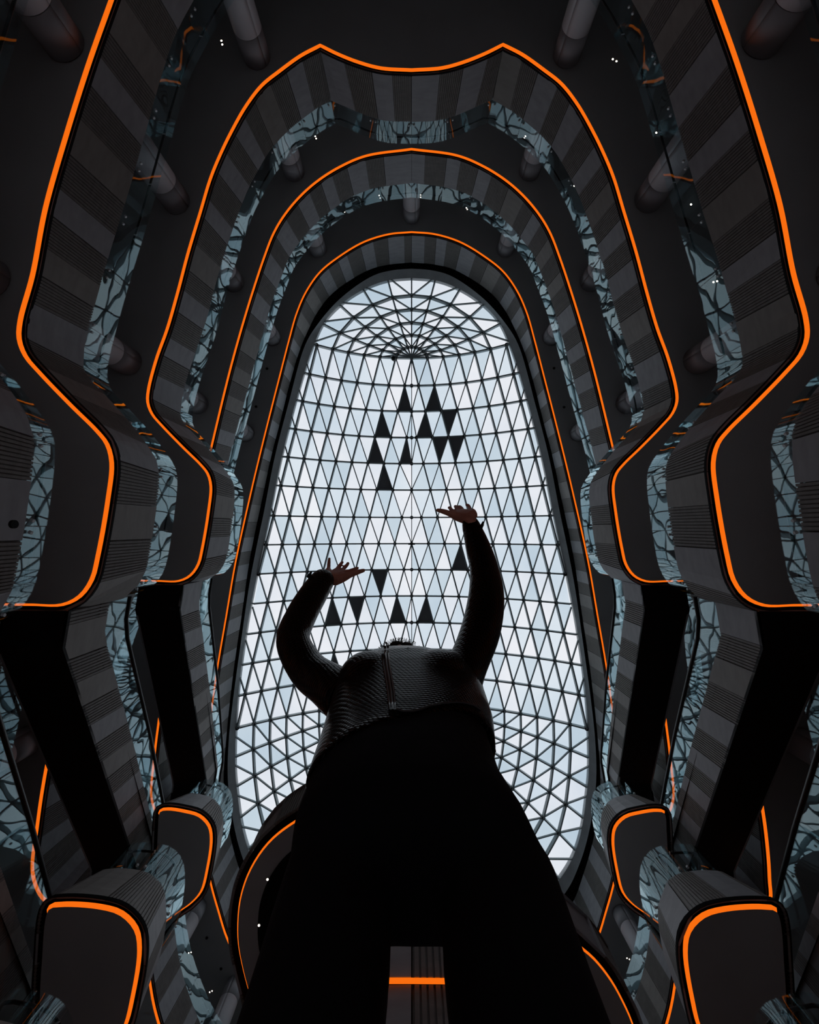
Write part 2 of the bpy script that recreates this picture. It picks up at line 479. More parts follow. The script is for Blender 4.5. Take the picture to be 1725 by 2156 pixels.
for k, half in enumerate(RINGS):
    z = HK[k]
    q4 = SK if k == 4 else 1.0
    half = [(p[0], p[1], p[2] * q4, p[3] * q4, p[4] if len(p) > 4 else 0) for p in half]
    full = mirror(half)
    if k == 2:      # on this level both long sides sit a little towards the left
        def slide(y):
            return -0.36 * max(0.0, min(1.0, (y - 3.0) / 3.0)) * max(0.0, min(1.0, (12.0 - y) / 1.5))
        full = [(p[0] + slide(p[1]) * (abs(p[0]) > 9.7), p[1], p[2] + slide(p[3]) * (abs(p[2]) > 9.4), *p[3:]) for p in full]
    ring = catmull(full + [full[0]], 0.14)[:-1]
    nr = normals(ring)
    b = [(p[0], p[1]) for p in ring]
    t = [(p[2], p[3]) for p in ring]
    nt_ = normals(t)
    S = arclen(b)
    fh = 1.6 if k < 4 else 2.4
    lv = thing('balcony', NAMES[k], 'balcony')
    lv.location = (0, 0, 0)
    # soffit and deck
    plate('soffit', OUT, offs(b, nr, -0.032), z, M['soffit'], lv, True)
    # LED band, black gap
    # the light line is tilted towards the void, so it shines into the hall and not back on the columns
    led_o, led_i = offs(b, nr, -0.032), offs(b, nr, 0.028)
    slot = (lambda p: k < 3 and abs(p[0]) > (7.6 if k == 2 else 7.25) and (8.62 if k == 2 else 7.72) < p[1] < 11.6 and abs(p[0]) < 10.6)      # no light line inside the escalator slots
    strip('led_strip', [[(x, y, z) for x, y in led_o], [(x, y, z + 0.066) for x, y in led_i]], M['led'], lv, skip=slot)
    gap_i = offs(b, nr, 0.15)
    strip('shadow_gap', [[(x, y, z + 0.065) for x, y in led_i], [(x, y, z + 0.12) for x, y in led_i], [(x, y, z + 0.12) for x, y in gap_i], [(x, y, z + 0.02) for x, y in gap_i],
                         [(x, y, z + 0.02) for x, y in offs(b, nr, 0.165)], [(x, y, z + 0.08) for x, y in offs(b, nr, 0.165)]], M['black'], lv)
    bot = [(x, y, z + 0.05) for x, y in offs(b, nr, 0.16)]
    top = [(x, y, z + fh) for x, y in t]
    corners = [S[i] for i, p in enumerate(ring) if p[4]]
    cuts, kinds = make_cuts(S, corners)
    clad_panels(bot, top, S, cuts, lv, None, kinds)
    # dark backing behind the panels, deck
    strip('backing', [[(x, y, z + 0.06) for x, y in offs(b, nr, 0.06)], [(x, y, z + fh - 0.02) for x, y in offs(t, nt_, -0.09)]], M['black'], lv)
    plate('deck', OUT, offs(t, nt_, -0.05), z + fh - 0.03, M['deck'], lv, False)
    if k < 4:
        # glass balustrade
        St = arclen(t)
        n = int(St[-1] / 1.45)
        g0, g1 = offs(t, nt_, -0.07), offs(t, nt_, -0.084)
        gt0, gt1 = (g0, g1) if k else (offs(t, nt_, -0.12), offs(t, nt_, -0.134))      # the lowest balustrade leans back a little
        rows = ([(x, y, z + fh - 0.1) for x, y in g0], [(x, y, z + fh + GH[k]) for x, y in gt0], [(x, y, z + fh + GH[k]) for x, y in gt1], [(x, y, z + fh - 0.1) for x, y in g1])
        hr = [(x, y, z + fh + GH[k] - 0.16) for x, y in offs(t, nt_, -0.19)]
        joints = []
        gc = [St[-1] * i / n for i in range(n + 1)]
        for c_ in [St[i] for i, p in enumerate(ring) if p[4]]:
            j = min(range(len(gc)), key=lambda q: abs(gc[q] - c_))
            gc[j] = c_
        for u0, u1 in zip(gc[:-1], gc[1:]):
            kk = 6
            vs, fs = [], []
            for i in range(kk + 1):
                vs += sample(rows, St, u0 + 0.007 + (u1 - u0 - 0.014) * i / kk)
            sheet('glass_panel', vs, lv)
            joints.append(u0)
        mb = MB()
        mb.tube([Vector(p) for p in hr[::2]], 0.03, 8, True)
        mb.build('handrail', M['rail'], lv, True)
        mb = MB()
        for u in joints:
            a, h_ = sample((g1_ := [(x, y, z + fh + GH[k] - 0.24) for x, y in g1], [(p[0], p[1], p[2] - 0.05) for p in hr]), St, u)
            mb.bar(a, h_, Vector((0, 0, 1)), 0.02, 0.02)
            q = sample(([(x, y, z + fh + 0.2) for x, y in offs(t, nt_, -0.05)],), St, u + 0.1)[0]
            mb.disc(q, (q.x, q.y - 2, 0), 0.03, 0.05, 8)
            q = sample(([(x, y, z + fh + 0.2) for x, y in offs(t, nt_, -0.05)],), St, u - 0.1 if u > 0.1 else St[-1] - 0.1)[0]
            mb.disc(q, (q.x, q.y - 2, 0), 0.03, 0.05, 8)
        o = mb.build('glass_fittings', M['lintel'], lv)
        o['kind'] = 'stuff'

# ------------------------------------------------------------------ room shell
def slab_box(name, a, b, m):
    mb = MB()
    mb.box(a, b)
    return struct(mb.build(name, m))
ZR = CAM_Z + 27.35 * SK
slab_box('floor', (-19, -26, -0.2), (19, 34, 0), M['floor'])
slab_box('wall_left', (-19.2, -26, 0), (-19, 34, ZR + 1), M['wall'])
slab_box('wall_right', (19, -26, 0), (19.2, 34, ZR + 1), M['wall'])
slab_box('wall_front', (-19.2, -26.2, 0), (19.2, -26, ZR + 1), M['wall'])
slab_box('wall_back', (-19.2, 34, 0), (19.2, 34.2, ZR + 1), M['wall'])

# ------------------------------------------------------------------ glass roof
EDGE = [(0, -15.02), (1.1, -14.93), (2.15, -14.65), (3.8, -13.72), (5.07, -12.45), (5.72, -11.05), (6.66, -7.96), (7.54, -4.34), (8.12, -1.31), (8.5, 0.6), (8.88, 2.5), (9.38, 5.33), (9.78, 8.53),
        (9.93, 10.91), (9.93, 13.3), (9.78, 14.65), (9.5, 16.4), (9.1, 17.7), (8.4, 18.95), (6.6, 20.8), (4, 22.2), (2, 22.8), (0, 23)]
BAND = [(0, -15.39), (1.1, -15.3), (2.24, -14.98), (4.15, -13.62), (5.45, -12.1), (6.15, -10.9), (7.1, -7.4), (7.85, -4.3), (8.4, -1.3), (8.85, 1.0), (9.2, 3.0), (9.62, 6.2), (10.0, 9.3),
        (10.2, 11.5), (10.22, 13.6), (10.0, 15.3), (9.65, 16.9), (9.2, 18.2), (8.55, 19.5), (6.8, 21.4), (4.3, 22.9), (2.2, 23.6), (0, 23.8)]
EDGE = [(a * SK, b * SK) for a, b in EDGE]
BAND = [(a * SK, b * SK) for a, b in BAND]
def outline(half, step=0.3):
    f = mirror([(*p, 0) for p in half])
    return [(p[0], p[1]) for p in catmull(f + [f[0]], step)[:-1]]
edge = outline(EDGE)
sky = thing('skylight', 'vaulted glass roof of triangular panes in a steel grid', 'skylight')
# lintel between the top ring and the glass
fb = mirror([(*a, *b, 0) for a, b in zip(BAND, EDGE)])
rb = catmull(fb + [fb[0]], 0.3)[:-1]
bi = [(p[0], p[1]) for p in rb]
ei = [(p[2], p[3]) for p in rb]
strip('lintel', [[(x, y, CAM_Z + 26.98 * SK) for x, y in bi], [(x, y, CAM_Z + 27.3 * SK) for x, y in ei], [(x, y, ZR + 0.25) for x, y in ei]], M['lintel'], sky)
plate('ceiling', OUT, ei, ZR + 0.1, M['wall'])['kind'] = 'structure'
# black recess between band and lintel
top4 = outline([(p[2] * SK, p[3] * SK) for p in RING4], 0.2)
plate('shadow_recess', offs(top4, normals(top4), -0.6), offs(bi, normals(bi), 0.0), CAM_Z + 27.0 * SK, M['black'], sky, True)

def inside(x, y, poly=edge):
    c = False
    n = len(poly)
    for i in range(n):
        x1, y1 = poly[i]
        x2, y2 = poly[(i + 1) % n]
        if (y1 > y) != (y2 > y) and x < (x2 - x1) * (y - y1) / (y2 - y1) + x1:
            c = not c
    return c

def reach(cx, cy, dx, dy):
    """distance from (cx, cy) to the roof edge along (dx, dy)"""
    best = 1e9
    n = len(edge)
    for i in range(n):
        x1, y1 = edge[i]
        x2, y2 = edge[(i + 1) % n]
        ex_, ey_ = x2 - x1, y2 - y1
        den = dx * ey_ - dy * ex_
        if abs(den) < 1e-9:
            continue
        tt = ((x1 - cx) * ey_ - (y1 - cy) * ex_) / den
        uu = ((x1 - cx) * dy - (y1 - cy) * dx) / den
        if tt > 0 and -1e-6 <= uu <= 1 + 1e-6:
            best = min(best, tt)
    return best

YS = [SK * v for v in (-11.05, -9.35, -7.75, -6.1, -4.45, -2.77, -1.02, 0.66, 2.33, 4.03, 5.75, 7.47, 9.2, 11.0)]
def vault(r, Rr, W):
    return ZR + 0.385 * W * (1 - min(1.3, (r / Rr)) ** 2.2)
def profile(W):
    """slant (x over height above the lens) -> x across the vault of half width W; the nodes keep an even slant"""
    xs = [W * 1.2 * i / 160 for i in range(161)]
    s = [x / (vault(x, W, W) - CAM_Z) for x in xs]
    def x_at(a):
        for i in range(160):
            if s[i + 1] >= a:
                return xs[i] + (xs[i + 1] - xs[i]) * (a - s[i]) / (s[i + 1] - s[i])
        return xs[-1]
    return x_at
S_, D_ = 0.0338, 0.0147
Wi = [reach(0, y, 1, 0) for y in YS]
prof = [profile(w) for w in Wi]
def P_bar(i, a, sg):
    x = prof[i](a)
    return Vector((sg * x, YS[i], vault(x, Wi[i], Wi[i])))

tris, bars = [], {}             # bars: kind -> list of polylines
def add_tri(a, b, c):
    tris.append((a, b, c))
rowlines, longs, thins, ridges = [], [], [], []
nodes = []
for sg in (1, -1):
    def nodes_of(i):
        o = (D_ * i) % S_
        out = [o + j * S_ for j in range(0, 14)]
        if out[0] < 0.25 * S_:
            out[0] = 0.0
        elif True:
            out = [0.0] + out
        return out
    # barrel
    for i in range(13):
        top_n, bot_n = nodes_of(i), nodes_of(i + 1)
        # stitch the two rows of nodes: always advance the side that lags, which gives the slanted lattice
        ti, bi_ = 0, 0
        while ti < len(top_n) - 1 or bi_ < len(bot_n) - 1:
            adv_bot = ti >= len(top_n) - 1 or (bi_ < len(bot_n) - 1 and bot_n[bi_ + 1] - D_ * 0.5 <= top_n[ti + 1] + 0.02 * S_)
            a = P_bar(i, top_n[ti], sg)
            b_ = P_bar(i + 1, bot_n[bi_], sg)
            if adv_bot:
                c_ = P_bar(i + 1, bot_n[bi_ + 1], sg)
                add_tri(a, b_, c_)
                bi_ += 1
                kind = 'long' if abs(bot_n[bi_] - top_n[ti] - D_) < 0.05 * S_ else 'thin'
                (longs if kind == 'long' else thins).append((a, c_))
            else:
                c_ = P_bar(i, top_n[ti + 1], sg)
                add_tri(a, b_, c_)
                ti += 1
                kind = 'long' if abs(bot_n[bi_] - top_n[ti] - D_) < 0.05 * S_ else 'thin'
                (longs if kind == 'long' else thins).append((b_, c_))
        nodes += [P_bar(i, a, sg) for a in top_n[(0 if sg > 0 else 1):]]
        rowlines.append([P_bar(i, a, sg) for a in top_n])
        if sg > 0:
            ridges.append((P_bar(i, 0, 1), P_bar(i + 1, 0, 1)))
    rowlines.append([P_bar(13, a, sg) for a in nodes_of(13)])
    nodes += [P_bar(13, a, sg) for a in nodes_of(13)[(0 if sg > 0 else 1):]]
    # end caps: rings round the last ridge node, radial ribs
    for (ci, sy, angs) in ((0, -1, [0, 13, 29, 49, 70, 90]), (13, 1, [9 * q for q in range(11)])):
        cy, W = YS[ci], Wi[ci]
        na = nodes_of(ci)[1:]
        rho = [prof[ci](a) / W for a in na]
        rho = [q for q in rho if q < 0.955] + [1.04]
        na = na[:len(rho)]
        def P_cap(j, q):
            an = math.radians(angs[q])
            dx, dy = math.cos(an) * sg, math.sin(an) * sy
            if j < 0:
                return Vector((0, cy, vault(0, 1, W)))
            Rr = reach(0, cy, dx, dy)
            r = rho[j] * Rr
            return Vector((dx * r, cy + dy * r, vault(r, Rr, W)))
        nq = len(angs)
        for q in range(nq - 1):
            for j in range(len(na)):
                oa, ob = P_cap(j, q), P_cap(j, q + 1)
                if j == 0:
                    add_tri(P_cap(-1, 0), oa, ob)
                else:
                    ia, ib = P_cap(j - 1, q), P_cap(j - 1, q + 1)
                    add_tri(oa, ia, ib)
                    add_tri(oa, ib, ob)
                    thins.append((oa, ib))
        for j in range(len(na)):
            for q in range(nq - 1):
                longs.append((P_cap(j, q), P_cap(j, q + 1)))
            nodes += [P_cap(j, q) for q in range(1, nq if sg > 0 else nq - 1)]
        for q in range(1, nq if sg > 0 else nq - 1):
            rowlines.append([P_cap(j, q) for j in range(-1, len(na))])

def clip_poly(pts):
    """cut a triangle by the (convex) roof edge"""
    out = [Vector(p) for p in pts]
    n = len(edge)
    for i in range(n):
        x1, y1 = edge[i]
        x2, y2 = edge[(i + 1) % n]
        def d(p):
            return (x2 - x1) * (p.y - y1) - (y2 - y1) * (p.x - x1)
        if all(d(p) >= 0 for p in out):
            continue
        new = []
        for a, b_ in zip(out, out[1:] + out[:1]):
            da, db = d(a), d(b_)
            if da >= 0:
                new.append(a)
            if (da >= 0) != (db >= 0):
                new.append(a.lerp(b_, da / (da - db)))
        out = new
        if len(out) < 3:
            return None
    return out
def clip_seg(a, b_):
    t0, t1 = 0.0, 1.0
    n = len(edge)
    for i in range(n):
        x1, y1 = edge[i]
        x2, y2 = edge[(i + 1) % n]
        da = (x2 - x1) * (a.y - y1) - (y2 - y1) * (a.x - x1)
        db = (x2 - x1) * (b_.y - y1) - (y2 - y1) * (b_.x - x1)
        if da < 0 and db < 0:
            return None
        if da < 0:
            t0 = max(t0, da / (da - db))
        elif db < 0:
            t1 = min(t1, da / (da - db))
    if t1 - t0 < 0.03:
        return None
    return a.lerp(b_, t0), a.lerp(b_, t1)
UP = Vector((0, 0, 1))

def view_px(p):
    v = Vector((p.x, p.y, p.z - CAM_Z))
    q = Vector((xw.x * v.x + yw.x * v.y + zc.x * v.z, xw.y * v.x + yw.y * v.y + zc.y * v.z, xw.z * v.x + yw.z * v.y + zc.z * v.z))
    return 862.5 + 1000 * q.x / q.z, 1078 + 1000 * q.y / q.z

# closed (opaque) panes: metres on the roof plan
DARK = [(-0.55, -8.2), (1.4, -8.2), (-2.1, -6.7), (0.75, -6.7), (2.4, -6.9), (-2.4, -5.0), (-0.5, -4.9), (1.85, -5.2), (2.85, -5.2), (-1.85, -3.3), (-1.95, 3.0), (-3.3, 4.6), (-4.7, 5.05), (-0.6, 5.0), (1.15, 5.0), (2.65, 1.75), (-4.85, 8.25)]
polys = []
for tr in tris:
    p = clip_poly(tr)
    if p is None:
        continue
    ar = sum(((p[i] - p[0]).cross(p[i + 1] - p[0])).length for i in range(1, len(p) - 1)) / 2
    if ar < 0.03:
        continue
    polys.append([sum((Vector(v) for v in p), Vector()) / len(p), p, ar])
dark_ids = set()
for dx, dy in DARK:
    dark_ids.add(min((i for i in range(len(polys)) if i not in dark_ids), key=lambda i: math.hypot(polys[i][0].x - dx * SK, polys[i][0].y - dy * SK)))
order = sorted(range(len(polys)), key=lambda i: (polys[i][0].y > 11) * 100 - polys[i][2])
singles = set([i for i in order if i not in dark_ids][:283]) | dark_ids
rest = {0: MB(), 1: MB(), 2: MB()}
rnd = random.Random(3)
for i, (c_, p, ar) in enumerate(polys):
    kind = rnd.choice([0, 0, 1, 1, 2])
    q = [c_ + (v - c_) * (1 - 0.03) for v in p]
    n = len(q)
    vs = [v + UP * 0.10 for v in q] + [v + UP * 0.12 for v in q]
    nrm = (q[1] - q[0]).cross(q[2] - q[0])
    ids = list(range(n)) if nrm.z < 0 else list(reversed(range(n)))
    fs = [tuple(ids), tuple(reversed([a + n for a in ids]))] + [(ids[(k + 1) % n], ids[k], ids[k] + n, ids[(k + 1) % n] + n) for k in range(n)]
    if i in dark_ids:
        o = mesh('opaque_panel', [v - UP * 0.10 for v in vs], fs, M['opaque'], sky)
        o['label'] = 'charcoal panel'
    elif i in singles:
        mesh('glass_pane', vs, fs, M['pane%d' % kind], sky)
    else:
        rest[kind].add(vs, fs)
rs = MB()
mrest = []
for k_, mb in rest.items():
    for f in mb.f:
        mrest.append(k_)
    rs.add(mb.v, mb.f)
o = rs.build('glass_panes_beyond', M['pane0'], sky)
o['kind'] = 'stuff'
o.data.materials.append(M['pane1'])
o.data.materials.append(M['pane2'])
o.data.polygons.foreach_set('material_index', mrest)

def bar_set(name, polylines, w, d):
    for pl in polylines:
        mb = MB()
        for a, b_ in zip(pl[:-1], pl[1:]):
            s = clip_seg(a, b_)
            if s:
                mb.bar(s[0], s[1], UP, w, d)
        if mb.v:
            mb.build(name, M['steel'], sky)
bar_set('cross_rib', rowlines, 0.085, 0.26)
def chain(segs):
    """join segments that share end points into polylines"""
    segs = [list(s) for s in segs]
    key = lambda p: (round(p.x, 2), round(p.y, 2))
    start = {}
    for s in segs:
        start.setdefault(key(s[0]), []).append(s)
    ends = {key(s[1]) for s in segs}
    used, out = set(), []
    for s in sorted(segs, key=lambda s: key(s[0]) in ends):
        if id(s) in used:
            continue
        pl = [s[0], s[1]]
        used.add(id(s))
        while True:
            nx = [q for q in start.get(key(pl[-1]), []) if id(q) not in used]
            if not nx:
                break
            used.add(id(nx[0]))
            pl.append(nx[0][1])
        out.append(pl)
    return out
bar_set('long_rib', chain(longs), 0.085, 0.32)
bar_set('diagonal_rib', chain(thins), 0.062, 0.12)
bar_set('ridge_rib', chain(ridges), 0.05, 0.10)
mb = MB()
for p in nodes:
    if inside(p.x, p.y):
        mb.disc(p - UP * 0.03, (0, 0, 1), 0.115, 0.2, 10)
o = mb.build('joint_discs', M['node'], sky)
o['kind'] = 'stuff'
# two dark fittings hanging below the ridge
for (x, y, zz, lab) in ((-1.15, -11.1, ZR + 1.5, 'small black ball fitting hanging beside the far apex of the glass roof'), (0.0, 0.68, ZR + 2.7, 'small dark bracket clamped to the middle of the roof ridge')):
    f = thing('roof_fitting', lab, 'roof fitting')
    mb = MB()
    if x < -0.5:
        pr_ = [(0.02, 0.55), (0.02, 0.2), (0.09, 0.17), (0.15, 0.08), (0.16, 0), (0.13, -0.1), (0.06, -0.16), (0.005, -0.17)]
        mb.tube([Vector((x, y, zz + h)) for r, h in pr_], [r for r, h in pr_], 12)
    else:
        mb.bar((x - 0.22, y, zz), (x + 0.22, y, zz), UP, 0.12, 0.10)
        mb.bar((x, y, zz), (x, y, zz + 0.5), Vector((1, 0, 0)), 0.06, 0.06)
    mb.build('fitting_body', M['rail'], f, x < -0.5)

# ------------------------------------------------------------------ columns
def half_tube(c, r, z0, z1, a0, a1, th=0.03, n=14):
    vs, fs = [], []
    for i in range(n + 1):
        a = a0 + (a1 - a0) * i / n
        for rr in (r, r - th):
            for zz in (z0, z1):
                vs.append((c[0] + rr * math.cos(a), c[1] + rr * math.sin(a), zz))
    for i in range(n):
        a, b_ = i * 4, i * 4 + 4
        fs += [(a, b_, b_ + 1, a + 1), (a + 3, b_ + 3, b_ + 2, a + 2), (a + 2, b_ + 2, b_, a), (a + 1, b_ + 1, b_ + 3, a + 3)]
    fs += [(0, 1, 3, 2), (n * 4 + 2, n * 4 + 3, n * 4 + 1, n * 4)]
    return vs, fs
def column(x, y, k, label):
    """from the deck of level k (k = -1: the ground floor) to the soffit above"""
    z0 = HK[k] + 1.57 if k >= 0 else 0.0
    z1 = HK[k + 1] - 0.005
    c = thing('column', label, 'column', 'round clad columns behind the balconies', (0, 0, 0))
    r = 0.44
    ang = math.atan2(-y, -x) + (0.5 if x * 1 > 0 else -0.5)
    zs = z1 - 0.95
    for h0, h1, nm in ((z0, zs - 0.012, 'lower_casing'), (zs + 0.012, z1 - 0.03, 'upper_casing')):
        for q in range(2):
            a0 = ang + math.pi * q + 0.014
            vs, fs = half_tube((x, y), r, h0, h1, a0, a0 + math.pi - 0.028)
            mesh(nm, vs, fs, M['col'], c, True)
    mb = MB()
    mb.tube([(x, y, z0), (x, y, z1)], r - 0.025, 20)
    mb.build('core', M['seam'], c)
LV = ['ground floor', 'lowest', 'large lower', 'notched middle', 'round-ended']
SITES = [(5.1, -15.7, 'by the far curve'), (7.66, -10.8, 'half way along'), (9.1, -5.5, 'at the landing corner')]
for k in range(-1, 4):
    for sx in (-1, 1):
        sd = 'left' if sx < 0 else 'right'
        for (x, y, wh) in SITES:
            if k == -1 and y < -14:
                continue
            if k == 3:
                x, y = {5.1: (5.0, -15.2), 7.66: (7.44, -10.45), 9.1: (8.8, -5.3)}[x]
                if y == -15.2:
                    x, y = 5.05, -15.3
            column(sx * x, y, k, 'grey round column on the %s balcony, %s side, %s' % (LV[k + 1], sd, wh) if k >= 0 else 'grey round column on the ground floor, %s side, %s' % (sd, wh))
        if 0 <= k < 3:
            column(sx * 11.9, 6.4, k, 'grey round column behind the %s escalators on the %s balcony' % (sd, LV[k + 1]))
column(0, -17.15, 3, 'grey round column at the middle of the round-ended balcony end')
column(-10.85, 18.9, 3, 'grey round column low on the left beside the near end of the roof')
column(10.6, 19.2, 3, 'grey round column low on the right beside the near end of the roof')
column(-8.9, 22.7, 3, 'grey round column lowest on the left behind the person')
column(8.9, 22.7, 3, 'grey round column lowest on the right behind the person')

# ------------------------------------------------------------------ escalators
def escalator(k, sx, label):
    e = thing('escalator', label, 'escalator', 'escalators between the balcony levels')
    z = HK[k]
    rise = HK[k + 1] - HK[k]
    path = [(7.18, 1.62, 0.0), (7.29, 2.4, 0.0), (8.44, 10.3, rise - 0.02), (8.62, 11.6, rise - 0.02)]      # inner lower edge: x, y, rise
    W = 1.4
    inner = [Vector((sx * a, b_, z + c_)) for a, b_, c_ in path]
    outer = [Vector((sx * (a + W), b_, z + c_)) for a, b_, c_ in path]
    order = (0, 1, 2, 3)
    # underside
    vs = inner + outer + [p + UP * 0.08 for p in inner] + [p + UP * 0.08 for p in outer]
    fs = []
    for i in range(3):
        f = (i, i + 1, 4 + i + 1, 4 + i)
        fs.append(f if sx > 0 else tuple(reversed(f)))
        g = (8 + i, 12 + i, 12 + i + 1, 8 + i + 1)
        fs.append(g if sx > 0 else tuple(reversed(g)))
        for a in (0, 4):
            fs.append((a + i, a + i + 1, a + 8 + i + 1, a + 8 + i))
    mesh('underside', vs, fs, M['truss'], e)
    # step band between the sides
    mesh('step_band', [p + UP * 1.05 for p in inner] + [p + UP * 1.05 for p in outer], [(i, i + 1, 5 + i, 4 + i) for i in range(3)], M['truss'], e)
    for side, pts in (('in', inner), ('out', outer)):
        n = 60
        # resample
        L = [0.0]
        for a, b_ in zip(pts[:-1], pts[1:]):
            L.append(L[-1] + (b_ - a).length)
        bot = []
        for i in range(n + 1):
            u = L[-1] * i / n
            j = max(q for q in range(3) if L[q] <= u + 1e-9)
            bot.append(pts[j].lerp(pts[j + 1], (u - L[j]) / (L[j + 1] - L[j])))
        # the panel builder takes depth away from the void on the left of travel: keep direction right
        if (sx > 0) == (side == 'in'):
            pass
        else:
            bot = bot[::-1]
        shiftn = Vector((0, 0, 0))
        lean = [Vector((sx * 0.08 * max(0.0, min(1.15, (p.y - 6.0) / 4.3)), 0, 0)) for p in bot]      # the sides splay outwards towards the upper end
        top = [p + UP * 1.35 + l for p, l in zip(bot, lean)]
        S = arclen([(p.x, p.y) for p in bot], False)
        bb = [p + UP * 0.0 for p in bot]
        if side == 'in':
            cuts, kinds = make_cuts(S, [], 0.55, 0.8)
        else:
            cuts, kinds = make_cuts(S, [], 1.8, 2.2)
            kinds = ['plain'] * len(kinds)
        bb2 = bb + [bb[-1]]
        tp2 = top + [top[-1]]
        clad_panels(bb2, tp2, S, cuts, e, None, kinds)
        # glass, handrail
        off = Vector((sx * (0.05 if side == 'in' else -0.05), 0, 0))
        g = [p + off for p in bot]
        m_ = 7
        for q in range(m_):
            i0, i1 = int(q * n / m_), int((q + 1) * n / m_)
            vs, fs = [], []
            seg = g[i0:i1 + 1]
            seg[0] = seg[0].lerp(seg[1], 0.06)
            for p, l in zip(seg, lean[i0:i1 + 1]):
                th = Vector((sx * 0.012, 0, 0))
                vs += [p + UP * 1.3 + l, p + UP * 2.2 + l * 1.8, p + UP * 2.2 + l * 1.8 + th, p + UP * 1.3 + l + th]
            sheet('glass_panel', vs, e)
        mb = MB()
        mb.tube([p + UP * 2.24 + l * 1.8 for p, l in zip(g[::3], lean[::3])], 0.05, 8)
        mb.build('handrail', M['rail'], e, True)
for k, wh in ((0, 'lowest balcony to the large lower one'), (1, 'large lower balcony to the notched one'), (2, 'notched balcony to the round-ended one')):
    for sx, sd in ((-1, 'left'), (1, 'right')):
        escalator(k, sx, '%s-hand black-bottomed escalator with striped sides from the %s' % (sd, wh))

# ------------------------------------------------------------------ lift tower and its rounded bridge
lt = thing('lift_tower', 'rounded striped tower with an orange light ring behind the person\'s legs', 'lift tower')
def arc_row(cx, cy, r, z, n=40):
    return [(cx + r * math.sin(-a), cy - r * math.cos(a), z) for a in [(-math.pi) + 2 * math.pi * i / n for i in range(n)]]
TZ = CAM_Z + 5.0
tw = [(1.25 * math.copysign(abs(math.sin(a)) ** 0.55, math.sin(a)), 5.58 - 1.06 * math.copysign(abs(math.cos(a)) ** 0.55, math.cos(a))) for a in [math.pi - 2 * math.pi * i / 80 for i in range(80)]]
St = arclen(tw)
for z0, z1 in ((0.0, TZ - 0.03), (TZ + 0.055, CAM_Z + 9.95)):
    bot = [(x, y, z0) for x, y in tw]
    top = [(x, y, z1) for x, y in tw]
    n = 9
    mid = St[40] 
    cuts = [0.0] + [St[-1] * (i + 0.5 - 0.04) / n for i in range(n)] + [St[-1]]
    cuts[5] = St[40]
    kinds = ['rib' if i % 2 else 'plain' for i in range(len(cuts) - 1)]
    kinds[4], kinds[5] = 'rib', 'plain'
    clad_panels(bot, top, St, cuts, lt, None, kinds)
strip('groove_cap', [[(x, y, TZ - 0.027) for x, y in offs(tw, normals(tw), -0.05)], [(x, y, TZ - 0.027) for x, y in offs(tw, normals(tw), 0.004)]], M['rib'], lt)
cin = offs(tw, normals(tw), -0.08)
strip('core', [[(x, y, 0) for x, y in cin], [(x, y, CAM_Z + 9.9) for x, y in cin]], M['black'], lt)
nw = normals(tw)
strip('led_strip', [[(x, y, TZ - 0.02) for x, y in offs(tw, nw, 0.0)], [(x, y, TZ - 0.02) for x, y in offs(tw, nw, 0.03)], [(x, y, TZ + 0.012) for x, y in offs(tw, nw, 0.03)], [(x, y, TZ + 0.012) for x, y in offs(tw, nw, -0.06)]], M['led'], lt)

br = thing('bridge', 'rounded bridge platform edged in orange light behind the person', 'bridge')
BR = [(-3.2, 26, 0), (-3.2, 14, 0), (-3.12, 10.2, 0), (-3.27, 9.36, 0), (-3.41, 8.86, 0), (-3.52, 8.35, 0), (-3.54, 7.93, 0), (-3.5, 7.47, 0), (-3.36, 7.0, 0), (-3.13, 6.58, 0), (-2.84, 6.24, 0), (-2.39, 5.91, 0),
      (-1.75, 5.58, 0), (-0.9, 5.35, 0), (0.1, 5.45, 0), (1.2, 6.1, 0), (2.3, 7.25, 0), (3.34, 8.3, 0), (3.69, 8.6, 0), (4.02, 9.01, 0), (4.25, 9.42, 0), (4.43, 9.83, 0), (4.6, 10.5, 0), (4.65, 14, 0), (4.65, 26, 0)]
bc = [(p[0], p[1]) for p in catmull(BR, 0.14)]
bn = []
for i in range(len(bc)):
    a, b_ = bc[max(0, i - 1)], bc[min(len(bc) - 1, i + 1)]
    l = math.dist(a, b_)
    bn.append(((b_[1] - a[1]) / l, -(b_[0] - a[0]) / l))       # outwards, to the void
bz = CAM_Z + 10.0
Sb = arclen(bc, False)
plate('soffit', offs(bc, bn, -0.015), None, bz, M['soffit'], br, True)
lo, li = offs(bc, bn, -0.015), offs(bc, bn, 0.018)
strip('led_strip', [[(x, y, bz) for x, y in lo], [(x, y, bz + 0.04) for x, y in li]], M['led'], br, False)
gi = offs(bc, bn, 0.14)
strip('shadow_gap', [[(x, y, bz + 0.039) for x, y in li], [(x, y, bz + 0.08) for x, y in li], [(x, y, bz + 0.08) for x, y in gi], [(x, y, bz + 0.02) for x, y in gi]], M['black'], br, False)
fo = offs(bc, bn, 0.15)
bot = [Vector((x, y, bz + 0.04)) for x, y in fo][::-1]
top = [Vector((x, y, bz + 1.05)) for x, y in fo][::-1]
S = arclen([(p.x, p.y) for p in bot], False)
cuts, kinds = make_cuts(S, [])
clad_panels(bot[::-1] + [bot[0]], top[::-1] + [top[0]], arclen([(p.x, p.y) for p in bot[::-1]], False), cuts, br, None, kinds)
plate('deck', offs(bc, bn, 0.1), None, bz + 1.0, M['deck'], br, False)
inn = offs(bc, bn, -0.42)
plate('inner_soffit', [p for p in inn if p[1] < 25], None, bz - 0.03, M['black'], br, True)

